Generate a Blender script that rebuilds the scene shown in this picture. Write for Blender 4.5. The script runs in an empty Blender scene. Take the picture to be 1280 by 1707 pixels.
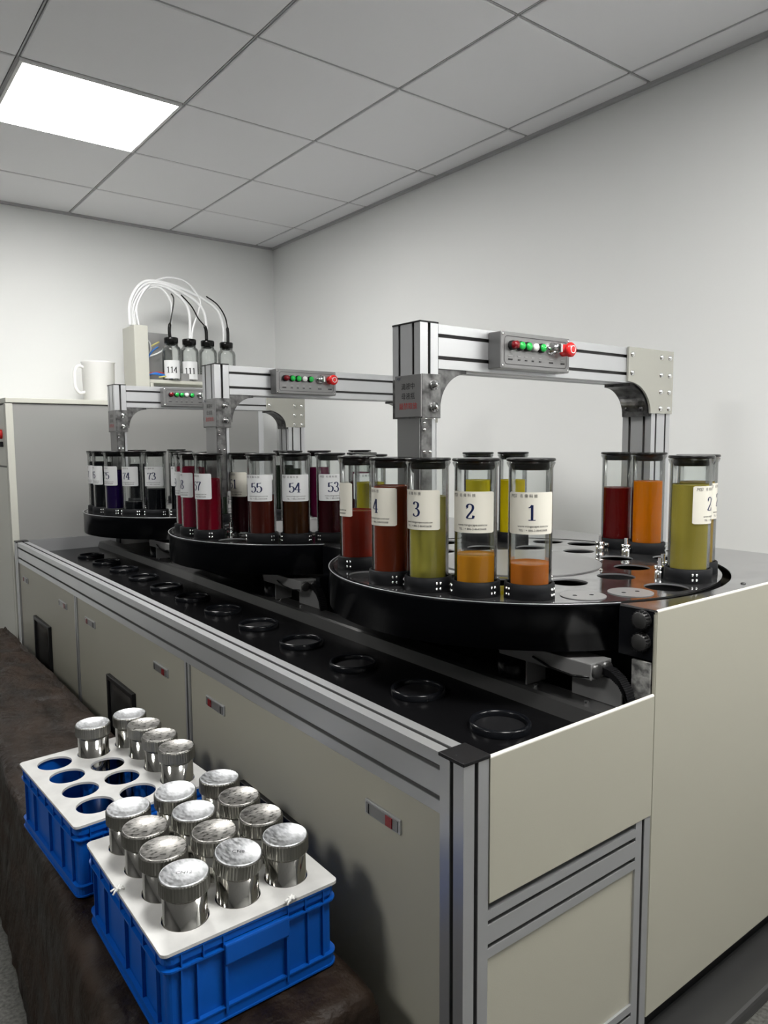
import bpy, bmesh, math, random
from mathutils import Vector, Matrix, noise
from mathutils.geometry import delaunay_2d_cdt

random.seed(7)
PI = math.pi
S = bpy.context.scene
COL = S.collection

# ------------------------------------------------------------------ camera
CH = 1.25
cam_d = bpy.data.cameras.new('camera')
cam = bpy.data.objects.new('camera', cam_d)
COL.objects.link(cam)
yaw, pitch, roll = -0.6527922507, -0.0959005747, -0.0062040512
fv = Vector((-math.sin(yaw) * math.cos(pitch), math.cos(yaw) * math.cos(pitch), math.sin(pitch)))
rv = Vector((math.cos(yaw), math.sin(yaw), 0))
uv_ = rv.cross(fv)
r2 = rv * math.cos(roll) + uv_ * math.sin(roll)
u2 = -rv * math.sin(roll) + uv_ * math.cos(roll)
cam.matrix_world = Matrix(((r2.x, u2.x, -fv.x, 0), (r2.y, u2.y, -fv.y, 0), (r2.z, u2.z, -fv.z, CH), (0, 0, 0, 1)))
cam_d.sensor_fit = 'HORIZONTAL'
cam_d.sensor_width = 36.0
cam_d.lens = 36.0 * 1218.86 / 1280.0
cam_d.clip_start = 0.02
S.camera = cam

# ------------------------------------------------------------------ world and exposure
w = bpy.data.worlds.new('world')
S.world = w
w.use_nodes = True
w.node_tree.nodes['Background'].inputs[0].default_value = (0.9, 0.95, 1.0, 1)
w.node_tree.nodes['Background'].inputs[1].default_value = 0.05
S.view_settings.view_transform = 'Standard'
S.view_settings.look = 'None'
S.view_settings.gamma = 1.0
S.view_settings.exposure = 0.0
S.view_settings.use_curve_mapping = False
try:
    S.cycles.transparent_max_bounces = 48
    S.cycles.max_bounces = 14
    S.cycles.transmission_bounces = 12
except Exception:
    pass
LIGHT = 46.0            # radiance of the ceiling panels
RX = 2.557; BY = 4.586; CZ = 2.578; LX = -3.4; FY = -2.6
GX, GY, T = 1.2209, 1.6738, 0.6          # ceiling grid origin and pitch
PANELS = [(-1, 2), (-5, -1), (-1, -3), (1, -4)]   # grid cells that hold lamps; the last is added to light the right wall

# ------------------------------------------------------------------ materials
def mat(name, col, rough=0.5, metal=0.0, spec=0.5, bump=None, bscale=80, bdist=0.002, coat=0, trans=0, ior=1.45, sheen=0, aniso=0):
    m = bpy.data.materials.new(name)
    m.use_nodes = True
    n = m.node_tree
    b = n.nodes['Principled BSDF']
    b.inputs['Base Color'].default_value = (*col, 1)
    b.inputs['Roughness'].default_value = rough
    b.inputs['Metallic'].default_value = metal
    b.inputs['Specular IOR Level'].default_value = spec
    b.inputs['Coat Weight'].default_value = coat
    b.inputs['Transmission Weight'].default_value = trans
    b.inputs['IOR'].default_value = ior
    b.inputs['Sheen Weight'].default_value = sheen
    if bump:
        t = n.nodes.new('ShaderNodeTexNoise')
        t.inputs['Scale'].default_value = bscale
        t.inputs['Detail'].default_value = 6
        tc = n.nodes.new('ShaderNodeTexCoord')
        n.links.new(tc.outputs['Object'], t.inputs['Vector'])
        bp = n.nodes.new('ShaderNodeBump')
        bp.inputs['Strength'].default_value = bump
        bp.inputs['Distance'].default_value = bdist
        n.links.new(t.outputs[0], bp.inputs['Height'])
        n.links.new(bp.outputs[0], b.inputs['Normal'])
    return m

def vary(m, c1, c2, scale, lo=0.35, hi=0.65, stretch=(1, 1, 1), rough=None, detail=6):
    """noise-driven colour (and roughness) variation"""
    n = m.node_tree
    b = n.nodes['Principled BSDF']
    tc = n.nodes.new('ShaderNodeTexCoord')
    mp = n.nodes.new('ShaderNodeMapping')
    mp.inputs['Scale'].default_value = stretch
    t = n.nodes.new('ShaderNodeTexNoise')
    t.inputs['Scale'].default_value = scale
    t.inputs['Detail'].default_value = detail
    r = n.nodes.new('ShaderNodeValToRGB')
    r.color_ramp.elements[0].position = lo
    r.color_ramp.elements[1].position = hi
    r.color_ramp.elements[0].color = (*c1, 1)
    r.color_ramp.elements[1].color = (*c2, 1)
    n.links.new(tc.outputs['Object'], mp.inputs[0])
    n.links.new(mp.outputs[0], t.inputs['Vector'])
    n.links.new(t.outputs[0], r.inputs[0])
    n.links.new(r.outputs[0], b.inputs['Base Color'])
    if rough:
        q = n.nodes.new('ShaderNodeMapRange')
        q.inputs['From Min'].default_value = lo
        q.inputs['From Max'].default_value = hi
        q.inputs['To Min'].default_value = rough[0]
        q.inputs['To Max'].default_value = rough[1]
        n.links.new(t.outputs[0], q.inputs['Value'])
        n.links.new(q.outputs[0], b.inputs['Roughness'])
    return m

def emis(name, col, s):
    m = bpy.data.materials.new(name); m.use_nodes = True
    b = m.node_tree.nodes['Principled BSDF']
    b.inputs['Base Color'].default_value = (0.8, 0.8, 0.8, 1)
    b.inputs['Emission Color'].default_value = (*col, 1)
    b.inputs['Emission Strength'].default_value = s
    return m

def thin_glass(name, tint=(1, 1, 1), rough=0.0, ior=1.45, k=1.0):
    m = bpy.data.materials.new(name); m.use_nodes = True
    n = m.node_tree
    for x in list(n.nodes):
        if x.type != 'OUTPUT_MATERIAL': n.nodes.remove(x)
    out = [x for x in n.nodes if x.type == 'OUTPUT_MATERIAL'][0]
    tr = n.nodes.new('ShaderNodeBsdfTransparent'); tr.inputs[0].default_value = (*tint, 1)
    gl = n.nodes.new('ShaderNodeBsdfGlossy'); gl.inputs['Roughness'].default_value = rough
    fr = n.nodes.new('ShaderNodeFresnel'); fr.inputs['IOR'].default_value = ior
    mul = n.nodes.new('ShaderNodeMath'); mul.operation = 'MULTIPLY'; mul.inputs[1].default_value = k
    mx = n.nodes.new('ShaderNodeMixShader')
    n.links.new(fr.outputs[0], mul.inputs[0])
    n.links.new(mul.outputs[0], mx.inputs[0])
    n.links.new(tr.outputs[0], mx.inputs[1]); n.links.new(gl.outputs[0], mx.inputs[2])
    n.links.new(mx.outputs[0], out.inputs[0])
    return m

M = {}
M['wall'] = mat('wall_paint', (0.78, 0.79, 0.785), 0.85, bump=0.15, bscale=300, bdist=0.001)
M['wallgrey'] = mat('low_bounce_wall', (0.22, 0.22, 0.22), 0.85)  # for the unseen left wall, toned down to cut light bounced from there
M['ceil'] = mat('ceiling_tile_metal', (0.86, 0.86, 0.88), 0.5)
M['ceilgap'] = mat('ceiling_gap', (0.05, 0.05, 0.05), 0.8)
M['tbar'] = mat('ceiling_bar', (0.42, 0.42, 0.43), 0.5)
M['lamp'] = emis('lamp_diffuser', (1.0, 0.985, 0.95), LIGHT)
M['lampframe'] = mat('lamp_frame', (0.7, 0.7, 0.7), 0.4)
M['floor'] = vary(mat('floor_grey', (0.1, 0.1, 0.1), 0.6), (0.035, 0.035, 0.031), (0.10, 0.10, 0.092), 120)
M['beige'] = mat('beige_powder_coat', (0.355, 0.345, 0.285), 0.5, bump=0.25, bscale=500, bdist=0.0006)
M['beige_lip'] = mat('beige_sheet_edge', (0.66, 0.65, 0.60), 0.4)
M['alu'] = mat('brushed_aluminium', (0.53, 0.54, 0.555), 0.38, 0.75)
M['alu_dark'] = mat('slot_shade_alu', (0.17, 0.17, 0.17), 0.6, 0.3)  # darker aluminium, the shade inside the slots put into its colour
M['steel'] = vary(mat('polished_sheet_steel', (0.5, 0.5, 0.5), 0.12, 0.95), (0.36, 0.36, 0.37), (0.52, 0.52, 0.53), 14, rough=(0.10, 0.22))
M['disk'] = vary(mat('polished_turntable_steel', (0.4, 0.4, 0.4), 0.07, 0.95), (0.34, 0.34, 0.35), (0.55, 0.55, 0.56), 22, rough=(0.03, 0.14))
M['satin'] = mat('satin_grey_plate', (0.30, 0.30, 0.30), 0.35, 0.5)
M['chrome'] = mat('chrome_screw', (0.8, 0.8, 0.8), 0.12, 1.0)
M['basin'] = mat('black_basin_sheet', (0.004, 0.004, 0.0045), 0.22, spec=0.12)
M['blackgloss'] = mat('black_acrylic', (0.005, 0.0055, 0.007), 0.2, spec=0.25)
M['black'] = mat('black_plastic', (0.009, 0.009, 0.010), 0.4, spec=0.3)
M['rubber'] = mat('black_rubber', (0.006, 0.006, 0.006), 0.2, spec=0.3)
M['dgrey'] = mat('dark_grey_steel', (0.05, 0.05, 0.05), 0.35, 0.4)
M['holder'] = mat('holder_plastic', (0.010, 0.0105, 0.012), 0.55, spec=0.12)
M['cast'] = vary(mat('cast_bracket', (0.1, 0.1, 0.1), 0.35, 0.8, bump=0.4, bscale=60), (0.06, 0.06, 0.06), (0.2, 0.2, 0.2), 40)
M['glass'] = thin_glass('clear_glass', (0.97, 0.98, 0.975), k=0.75)
M['glass_in'] = thin_glass('clear_glass_inner_wall', (0.985, 0.99, 0.988), ior=1.12)
M['acryl'] = thin_glass('clear_acrylic', (0.8, 0.8, 0.8))
M['label'] = mat('label_paper', (0.68, 0.66, 0.585), 0.45)
M['label_cool'] = mat('label_paper_white', (0.66, 0.67, 0.68), 0.45)
M['ink'] = mat('navy_ink', (0.004, 0.011, 0.06), 0.4)
M['inkblack'] = mat('black_ink', (0.01, 0.01, 0.012), 0.5)
M['inkred'] = mat('red_ink', (0.35, 0.02, 0.02), 0.5)
M['blue'] = mat('blue_crate_plastic', (0.0015, 0.075, 0.37), 0.38, spec=0.35, bump=0.08, bscale=60)
M['whiteplate'] = vary(mat('white_plastic_plate', (0.6, 0.6, 0.6), 0.35), (0.46, 0.46, 0.455), (0.54, 0.54, 0.53), 20)
M['strap'] = mat('white_cable_tie', (0.8, 0.8, 0.78), 0.4)
M['cup'] = mat('polished_cup_steel', (0.52, 0.51, 0.48), 0.10, 1.0)
M['cap_side'] = mat('knurled_cap_steel', (0.27, 0.265, 0.245), 0.35, 1.0)
M['cap_top'] = vary(mat('scratched_cap_steel', (0.6, 0.6, 0.6), 0.28, 1.0, bump=0.25, bscale=300, bdist=0.0003), (0.15, 0.147, 0.14), (0.36, 0.35, 0.335), 130, stretch=(1, 1.6, 1), rough=(0.25, 0.5), detail=10)
M['cap_top2'] = vary(mat('brushed_cap_steel', (0.8, 0.8, 0.8), 0.34, 1.0, bump=0.15, bscale=300, bdist=0.0003), (0.34, 0.35, 0.36), (0.58, 0.59, 0.61), 100, stretch=(2.2, 1, 1), rough=(0.34, 0.55), detail=10)
M['cloth'] = vary(mat('brown_coated_cloth', (0.03, 0.018, 0.012), 0.5, spec=0.22, bump=0.9, bscale=11, bdist=0.03), (0.008, 0.005, 0.0035), (0.024, 0.015, 0.010), 5, stretch=(3, 1, 3), rough=(0.35, 0.6))
M['red'] = mat('red_button', (0.70, 0.02, 0.02), 0.25)
M['darkred'] = mat('dark_red_button', (0.18, 0.005, 0.01), 0.25)
M['green'] = mat('green_button', (0.02, 0.48, 0.08), 0.25)
M['whiteb'] = mat('white_button', (0.8, 0.8, 0.8), 0.25)
M['boxface'] = mat('control_box_face', (0.22, 0.22, 0.222), 0.32, 0.6)
M['plategrey'] = mat('corner_plate_grey', (0.33, 0.33, 0.295), 0.45)
M['grey'] = mat('grey_coated_steel', (0.25, 0.25, 0.245), 0.5)
M['ltgrey'] = mat('pale_coated_steel', (0.50, 0.50, 0.45), 0.5)
M['hose'] = mat('white_hose', (0.82, 0.83, 0.84), 0.35)
M['jug'] = mat('translucent_white_plastic', (0.93, 0.93, 0.92), 0.3, trans=0.15)
M['screen'] = vary(mat('dark_screen_glass', (0.03, 0.03, 0.03), 0.15), (0.02, 0.02, 0.02), (0.06, 0.06, 0.058), 12)
M['tape'] = vary(mat('crinkled_tape', (0.3, 0.3, 0.3), 0.3, 0.3, bump=0.8, bscale=60), (0.12, 0.12, 0.12), (0.5, 0.5, 0.48), 60)
M['wblue'] = mat('blue_wire', (0.02, 0.15, 0.5), 0.4)
M['wred'] = mat('red_wire', (0.5, 0.05, 0.03), 0.4)
M['wyel'] = mat('yellow_wire', (0.6, 0.55, 0.2), 0.4)

def liquid(name, col, clear=0.0, rough=0.2):
    return mat(name, col, rough, trans=clear, ior=1.33, spec=0.12)

# ------------------------------------------------------------------ mesh helpers
class MB:
    """collects geometry; build() links it as ONE mesh object"""
    def __init__(s): s.v = []; s.f = []; s.mi = []; s.sm = []; s.mats = []
    def _m(s, m):
        if m is None: m = s.mats[0] if s.mats else None
        if m not in s.mats: s.mats.append(m)
        return s.mats.index(m)
    def add(s, vs, fs, m=None, smooth=False):
        k = len(s.v); i = s._m(m)
        s.v += [tuple(v) for v in vs]
        for f in fs:
            s.f.append([k + a for a in f]); s.mi.append(i); s.sm.append(smooth)
        return s
    def box(s, x0, x1, y0, y1, z0, z1, m=None, b=0.0):
        if b > 0:
            bm = bmesh.new()
            bmesh.ops.create_cube(bm, size=1)
            for v in bm.verts:
                v.co = Vector(((x0 + x1) / 2 + v.co.x * (x1 - x0), (y0 + y1) / 2 + v.co.y * (y1 - y0), (z0 + z1) / 2 + v.co.z * (z1 - z0)))
            bmesh.ops.bevel(bm, geom=list(bm.edges), offset=b, segments=2, affect='EDGES', profile=0.6)
            bm.verts.index_update()
            s.add([v.co[:] for v in bm.verts], [[v.index for v in f.verts] for f in bm.faces], m)
            bm.free()
            return s
        vs = [(x, y, z) for z in (z0, z1) for y in (y0, y1) for x in (x0, x1)]
        return s.add(vs, [(0, 2, 3, 1), (4, 5, 7, 6), (0, 1, 5, 4), (2, 6, 7, 3), (0, 4, 6, 2), (1, 3, 7, 5)], m)
    def lathe(s, prof, c=(0, 0, 0), n=48, m=None, ax='z', smooth=True, a0=0, a1=2 * PI):
        """prof: list of (r, h)"""
        full = abs(a1 - a0 - 2 * PI) < 1e-6
        k = n if full else n + 1
        vs = []
        for r, h in prof:
            for i in range(k):
                a = a0 + (a1 - a0) * i / n
                p = (r * math.cos(a), r * math.sin(a), h)
                if ax == 'y': p = (p[0], p[2], p[1])
                if ax == 'x': p = (p[2], p[0], p[1])
                vs.append((p[0] + c[0], p[1] + c[1], p[2] + c[2]))
        fs = []
        for j in range(len(prof) - 1):
            for i in range(n):
                i2 = (i + 1) % k
                q = (j * k + i, j * k + i2, (j + 1) * k + i2, (j + 1) * k + i)
                if ax == 'y': q = q[::-1]
                fs.append(q)
        s.add(vs, fs, m, smooth)
        return s
    def cyl(s, c, r, h, m=None, ax='z', n=24, smooth=True):
        s.lathe([(r, 0), (r, h)], c, n, m, ax, smooth)
        s.lathe([(0, 0), (r, 0)], c, n, m, ax, False)
        s.lathe([(r, h), (0, h)], c, n, m, ax, False)
        return s
    def tube(s, pts, r, m=None, n=8, closed=False):
        pts = [Vector(p) for p in pts]
        vs = []; k = len(pts)
        prev = None
        for i, p in enumerate(pts):
            t = (pts[min(i + 1, k - 1)] - pts[max(i - 1, 0)]).normalized()
            if prev is None:
                a = Vector((0, 0, 1)) if abs(t.z) < 0.9 else Vector((1, 0, 0))
                prev = t.cross(a).normalized()
            prev = (prev - t * prev.dot(t)).normalized()
            b = t.cross(prev)
            rr = r[i] if isinstance(r, (list, tuple)) else r
            for j in range(n):
                an = 2 * PI * j / n
                vs.append(p + prev * math.cos(an) * rr + b * math.sin(an) * rr)
        fs = []
        for i in range(k - 1):
            for j in range(n):
                j2 = (j + 1) % n
                fs.append((i * n + j, i * n + j2, (i + 1) * n + j2, (i + 1) * n + j))
        fs.append(tuple(range(n))[::-1]); fs.append(tuple((k - 1) * n + j for j in range(n)))
        return s.add(vs, fs, m, True)
    def prism(s, poly, axis, lo, hi, m=None, smooth_side=False):
        """poly in the two remaining axes (order x,y,z without axis)"""
        def P(a, b, c):
            return {'x': (c, a, b), 'y': (a, c, b), 'z': (a, b, c)}[axis]
        n = len(poly)
        vs = [P(a, b, lo) for a, b in poly] + [P(a, b, hi) for a, b in poly]
        fs = [tuple(range(n))[::-1], tuple(range(n, 2 * n))]
        s.add(vs, fs, m)
        s.add(vs, [(i, (i + 1) % n, n + (i + 1) % n, n + i) for i in range(n)], m, smooth_side)
        return s
    def plate(s, outer, holes, z0, z1, m=None, hole_m=None):
        """flat sheet with holes; holes are lists of 2D points"""
        pts = []; edges = []
        for loop in [outer] + holes:
            k = len(pts); pts += [Vector(p) for p in loop]
            edges += [(k + i, k + (i + 1) % len(loop)) for i in range(len(loop))]
        r = delaunay_2d_cdt(pts, edges, [], 0, 1e-6)
        V, F = r[0], r[2]
        def inside(p, loop):
            c = False; j = len(loop) - 1
            for i in range(len(loop)):
                xi, yi = loop[i]; xj, yj = loop[j]
                if (yi > p[1]) != (yj > p[1]) and p[0] < (xj - xi) * (p[1] - yi) / (yj - yi) + xi: c = not c
                j = i
            return c
        keep = []
        for f in F:
            cx = sum(V[i][0] for i in f) / 3; cy = sum(V[i][1] for i in f) / 3
            if inside((cx, cy), outer) and not any(inside((cx, cy), h) for h in holes): keep.append(tuple(f))
        s.add([(v[0], v[1], z1) for v in V], keep, m)
        s.add([(v[0], v[1], z0) for v in V], [f[::-1] for f in keep], m)
        for li, loop in enumerate([outer] + holes):
            n = len(loop)
            vs = [(a, b, z0) for a, b in loop] + [(a, b, z1) for a, b in loop]
            s.add(vs, [(i, (i + 1) % n, n + (i + 1) % n, n + i) for i in range(n)], hole_m if (li and hole_m) else m)
        return s
    def build(s, name, parent=None, m=None, loc=None, rz=0):
        me = bpy.data.meshes.new(name)
        if m is not None and (not s.mats or s.mats == [None]): s.mats = [m]
        me.from_pydata(s.v, [], s.f)
        for x in s.mats: me.materials.append(x)
        me.polygons.foreach_set('material_index', s.mi)
        me.polygons.foreach_set('use_smooth', s.sm)
        me.update()
        o = bpy.data.objects.new(name, me)
        COL.objects.link(o)
        if parent: o.parent = parent
        if loc: o.location = loc
        if rz: o.rotation_euler.z = rz
        return o

def smooth_path(pts, k=10):
    sp = [Vector(p) for p in pts]; fine = []
    for i in range(len(sp) - 1):
        for q in range(k):
            u = q / k; P0 = sp[max(i - 1, 0)]; P1 = sp[i]; P2 = sp[i + 1]; P3 = sp[min(i + 2, len(sp) - 1)]
            fine.append(.5 * ((2 * P1) + (P2 - P0) * u + (2 * P0 - 5 * P1 + 4 * P2 - P3) * u * u + (3 * P1 - P0 - 3 * P2 + P3) * u ** 3))
    fine.append(sp[-1]); return fine

def circle(cx, cy, r, n=48, a0=0.0, a1=2 * PI):
    if abs(a1 - a0 - 2 * PI) < 1e-6:
        return [(cx + r * math.cos(a0 + 2 * PI * i / n), cy + r * math.sin(a0 + 2 * PI * i / n)) for i in range(n)]
    return [(cx + r * math.cos(a0 + (a1 - a0) * i / n), cy + r * math.sin(a0 + (a1 - a0) * i / n)) for i in range(n + 1)]

def slot_profile(w_, h_, gw, gh, d=0.013, g=0.0085):
    """closed outline of an extruded aluminium bar, centred; gw/gh = slot offsets along each side"""
    pts = []
    def side(p0, p1, inward, offs, L):
        t = ((p1[0] - p0[0]) / L, (p1[1] - p0[1]) / L)
        pts.append(p0)
        for o in offs:
            for dd, q in ((0, -g / 2), (0.002, -g / 2), (0.002, -g * .9), (d, -g * .9), (d, g * .9), (0.002, g * .9), (0.002, g / 2), (0, g / 2)):
                a = L / 2 + o + q
                pts.append((p0[0] + t[0] * a + inward[0] * dd, p0[1] + t[1] * a + inward[1] * dd))
    x, y = w_ / 2, h_ / 2
    side((-x, -y), (x, -y), (0, 1), gw, w_)
    side((x, -y), (x, y), (-1, 0), gh, h_)
    side((x, y), (-x, y), (0, -1), gw, w_)
    side((-x, y), (-x, -y), (1, 0), gh, h_)
    return pts

def bar(name, axis, c1, c2, lo, hi, w_, h_, gw, gh, parent, m=None):
    """slotted aluminium bar along axis"""
    pr = [(a + c1, b + c2) for a, b in slot_profile(w_, h_, gw, gh)]
    mb = MB(); mb._m(m or M['alu'])
    n = len(pr)
    mb.prism(pr, axis, lo, hi, m or M['alu'])
    dk = mb._m(M['alu_dark'])
    # the faces that line a slot get a darker colour that stands in for shade
    fb = 2
    # prism adds 2 caps then n sides
    x, y = w_ / 2, h_ / 2
    for i in range(n):
        a = slot_profile(w_, h_, gw, gh)
        p, q = a[i], a[(i + 1) % n]
        dp = min(x - abs(p[0]), y - abs(p[1])); dq = min(x - abs(q[0]), y - abs(q[1]))
        if dp > 0.0015 and dq > 0.0015: mb.mi[fb + i] = dk
    return mb.build(name, parent)

def empty(name, loc=(0, 0, 0), rz=0):
    o = bpy.data.objects.new(name, None); COL.objects.link(o)
    o.location = loc; o.rotation_euler = (0, 0, rz); o.empty_display_size = 0.05
    return o

def tag(o, label, cat, group=None):
    o['label'] = label; o['category'] = cat
    if group: o['group'] = group
    return o

def struct(o):
    o['kind'] = 'structure'; return o

def copy_tree(o, parent=None):
    c = o.copy(); COL.objects.link(c)
    c.parent = parent
    for ch in list(o.children): copy_tree(ch, c)
    return c

def text2d(s, size, italic=False):
    """text as 2D triangles centred on the origin"""
    cu = bpy.data.curves.new('t', 'FONT'); cu.body = s; cu.size = size
    cu.align_x = 'CENTER'; cu.align_y = 'CENTER'; cu.resolution_u = 3
    if italic: cu.shear = 0.25
    o = bpy.data.objects.new('t', cu); COL.objects.link(o)
    dg = bpy.context.evaluated_depsgraph_get()
    me = bpy.data.meshes.new_from_object(o.evaluated_get(dg))
    vs = [(v.co.x, v.co.y) for v in me.vertices]; fs = [tuple(p.vertices) for p in me.polygons]
    bpy.data.objects.remove(o); bpy.data.curves.remove(cu); bpy.data.meshes.remove(me)
    return vs, fs

# serif digits drawn as strokes whose width follows their direction
DIG = {
 '0': [[(.30, .98), (.13, .86), (.06, .5), (.13, .14), (.30, .02), (.47, .14), (.54, .5), (.47, .86), (.30, .98)]],
 '1': [[(.32, .02), (.32, .5), (.32, .97)], [(.10, .80), (.22, .84), (.32, .95)], [(.10, .02), (.54, .02)]],
 '2': [[(.10, .74), (.14, .90), (.30, .97), (.47, .87), (.49, .68), (.38, .48), (.20, .26), (.07, .06)], [(.07, .06), (.3, .05), (.50, .06)], [(.50, .06), (.54, .24)], [(.10, .74), (.13, .70)]],
 '3': [[(.10, .80), (.16, .93), (.30, .97), (.44, .88), (.46, .72), (.38, .58), (.24, .53)], [(.24, .53), (.42, .47), (.52, .30), (.46, .11), (.30, .02), (.14, .06), (.07, .18)]],
 '4': [[(.40, .02), (.40, .5), (.40, .97)], [(.40, .97), (.04, .29)], [(.04, .27), (.58, .27)], [(.24, .02), (.56, .02)]],
 '5': [[(.13, .93), (.3, .91), (.50, .95)], [(.13, .93), (.10, .50)], [(.10, .50), (.20, .59), (.34, .60), (.48, .50), (.53, .32), (.46, .12), (.30, .02), (.14, .05), (.06, .17)]],
 '6': [[(.48, .84), (.40, .95), (.28, .96), (.13, .78), (.06, .45), (.12, .14), (.28, .02), (.44, .08), (.53, .30), (.44, .53), (.29, .58), (.14, .48), (.08, .38)]],
 '7': [[(.06, .92), (.3, .90), (.56, .92)], [(.06, .92), (.05, .74)], [(.56, .92), (.38, .62), (.28, .35), (.26, .02)]],
 '8': [[(.30, .97), (.14, .88), (.12, .72), (.30, .55), (.48, .38), (.53, .22), (.44, .06), (.30, .02), (.15, .06), (.07, .22), (.13, .40), (.30, .53), (.46, .70), (.45, .88), (.30, .97)]],
 '9': [[(.12, .16), (.20, .05), (.32, .04), (.47, .22), (.54, .55), (.48, .86), (.32, .98), (.16, .92), (.07, .70), (.16, .47), (.31, .42), (.46, .52), (.52, .62)]],
}
def spline(p, k=6):
    if len(p) < 3: return [Vector(p[0]).lerp(Vector(p[1]), i / 4) for i in range(5)]
    P = [Vector(a) for a in p]
    if (P[0] - P[-1]).length < 1e-6: P = [P[-2]] + P + [P[1]]
    else: P = [P[0] * 2 - P[1]] + P + [P[-1] * 2 - P[-2]]
    out = []
    for i in range(1, len(P) - 2):
        for j in range(k):
            t = j / k
            a, b, c, d = P[i - 1], P[i], P[i + 1], P[i + 2]
            out.append(0.5 * ((2 * b) + (c - a) * t + (2 * a - 5 * b + 4 * c - d) * t * t + (3 * b - a - 3 * c + d) * t ** 3))
    out.append(P[-2])
    return out
def digits2d(s, h):
    vs = []; fs = []
    W = 0.60 * len(s)
    for i, ch in enumerate(s):
        for st in DIG[ch]:
            p = spline(st); k = len(vs)
            for j, a in enumerate(p):
                t = (p[min(j + 1, len(p) - 1)] - p[max(j - 1, 0)])
                if t.length < 1e-9: t = Vector((1, 0))
                t.normalize()
                wd = 0.026 + 0.054 * abs(t.y) ** 1.5
                n = Vector((-t.y, t.x)) * wd
                for q in (a + n, a - n):
                    vs.append(((q.x + 0.6 * i - W / 2) * h, (q.y - .5) * h))
            for j in range(len(p) - 1):
                fs.append((k + 2 * j, k + 2 * j + 1, k + 2 * j + 3, k + 2 * j + 2))
    return vs, fs
def wrap(vf, R, z0, u0=0.0):
    vs, fs = vf
    return [(R * math.cos((u + u0) / R), R * math.sin((u + u0) / R), z0 + v) for u, v in vs], fs
def flat_y(vf, x0, y, z0):       # text on a plane facing -y
    return [(x0 + u, y, z0 + v) for u, v in vf[0]], vf[1]
def flat_x(vf, x, y0, z0):       # text on a plane facing -x (reads towards -y)
    return [(x, y0 - u, z0 + v) for u, v in vf[0]], vf[1]

# ================================================================== SETTING
mb = MB(); mb.box(LX, RX, FY, BY, -0.1, 0.0, M['floor']); struct(mb.build('floor'))
mb = MB(); mb.box(RX, RX + 0.1, FY, BY + .1, 0, CZ + .1, M['wall']); struct(mb.build('wall_right'))
mb = MB(); mb.box(LX - .1, RX + .1, BY, BY + 0.1, 0, CZ + .1, M['wall']); struct(mb.build('wall_back'))
mb = MB(); mb.box(LX - .1, LX, FY, BY, 0, CZ + .1, M['wallgrey']); struct(mb.build('wall_left'))
mb = MB(); mb.box(LX - .1, RX + .1, FY - .1, FY, 0, CZ + .1, M['wall']); struct(mb.build('wall_front'))

mb = MB(); mb.box(LX, RX, FY, BY, CZ + 0.02, CZ + 0.06, M['ceilgap'])
g = 0.0065
i0, i1 = int((LX - GX) / T) - 1, int((RX - GX) / T) + 1
j0, j1 = int((FY - GY) / T) - 1, int((BY - GY) / T) + 1
for i in range(i0, i1 + 1):
    for j in range(j0, j1 + 1):
        if (i, j) in PANELS: continue
        xa, xb = max(GX + i * T + g, LX), min(GX + (i + 1) * T - g, RX - 0.004)
        ya, yb = max(GY + j * T + g, FY), min(GY + (j + 1) * T - g, BY - 0.004)
        if xb - xa < 0.02 or yb - ya < 0.02: continue
        bv = 0.003
        vs = [(xa, ya, CZ + .015), (xb, ya, CZ + .015), (xb, yb, CZ + .015), (xa, yb, CZ + .015),
              (xa, ya, CZ + bv), (xb, ya, CZ + bv), (xb, yb, CZ + bv), (xa, yb, CZ + bv),
              (xa + bv, ya + bv, CZ), (xb - bv, ya + bv, CZ), (xb - bv, yb - bv, CZ), (xa + bv, yb - bv, CZ)]
        fs = [(8, 11, 10, 9)]
        for a in range(4):
            b = (a + 1) % 4
            fs += [(a, 4 + a, 4 + b, b), (4 + a, 8 + a, 8 + b, 4 + b)]
        mb.add(vs, fs, M['ceil'])
for i in range(i0, i1 + 1):
    x = GX + i * T
    if LX < x < RX: mb.box(x - .0028, x + .0028, FY, BY, CZ + .003, CZ + .02, M['tbar'])
for j in range(j0, j1 + 1):
    y = GY + j * T
    if FY < y < BY: mb.box(LX, RX, y - .0028, y + .0028, CZ + .003, CZ + .02, M['tbar'])
struct(mb.build('ceiling'))
mb = MB(); mb.box(RX - 0.022, RX, FY, BY, CZ - 0.012, CZ + .01, M['tbar'], b=0.002); struct(mb.build('trim_1'))
mb = MB(); mb.box(LX, RX - .022, BY - 0.022, BY, CZ - 0.012, CZ + .01, M['tbar'], b=0.002); struct(mb.build('trim_2'))

lab = ['square white LED panel glowing in the grey ceiling', 'square ceiling LED panel above the floor left of the machine',
       'square ceiling LED panel behind the viewer', 'added ceiling LED panel, unseen behind the viewer near the right wall']
for k, (i, j) in enumerate(PANELS):
    t = empty('ceiling_light', (GX + (i + .5) * T, GY + (j + .5) * T, CZ))
    tag(t, lab[k], 'ceiling light', 'ceiling LED panels')
    h = T / 2 - g
    mb = MB()
    mb.box(-h, h, -h, -h + .012, -0.006, .015, M['lampframe']); mb.box(-h, h, h - .012, h, -0.006, .015, M['lampframe'])
    mb.box(-h, -h + .012, -h + .012, h - .012, -0.006, .015, M['lampframe']); mb.box(h - .012, h, -h + .012, h - .012, -0.006, .015, M['lampframe'])
    mb.build('frame', t)
    q = h - .012
    mb = MB(); mb.box(-q, q, -q, q, -.002, .012, M['lamp']); mb.build('diffuser', t)

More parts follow.
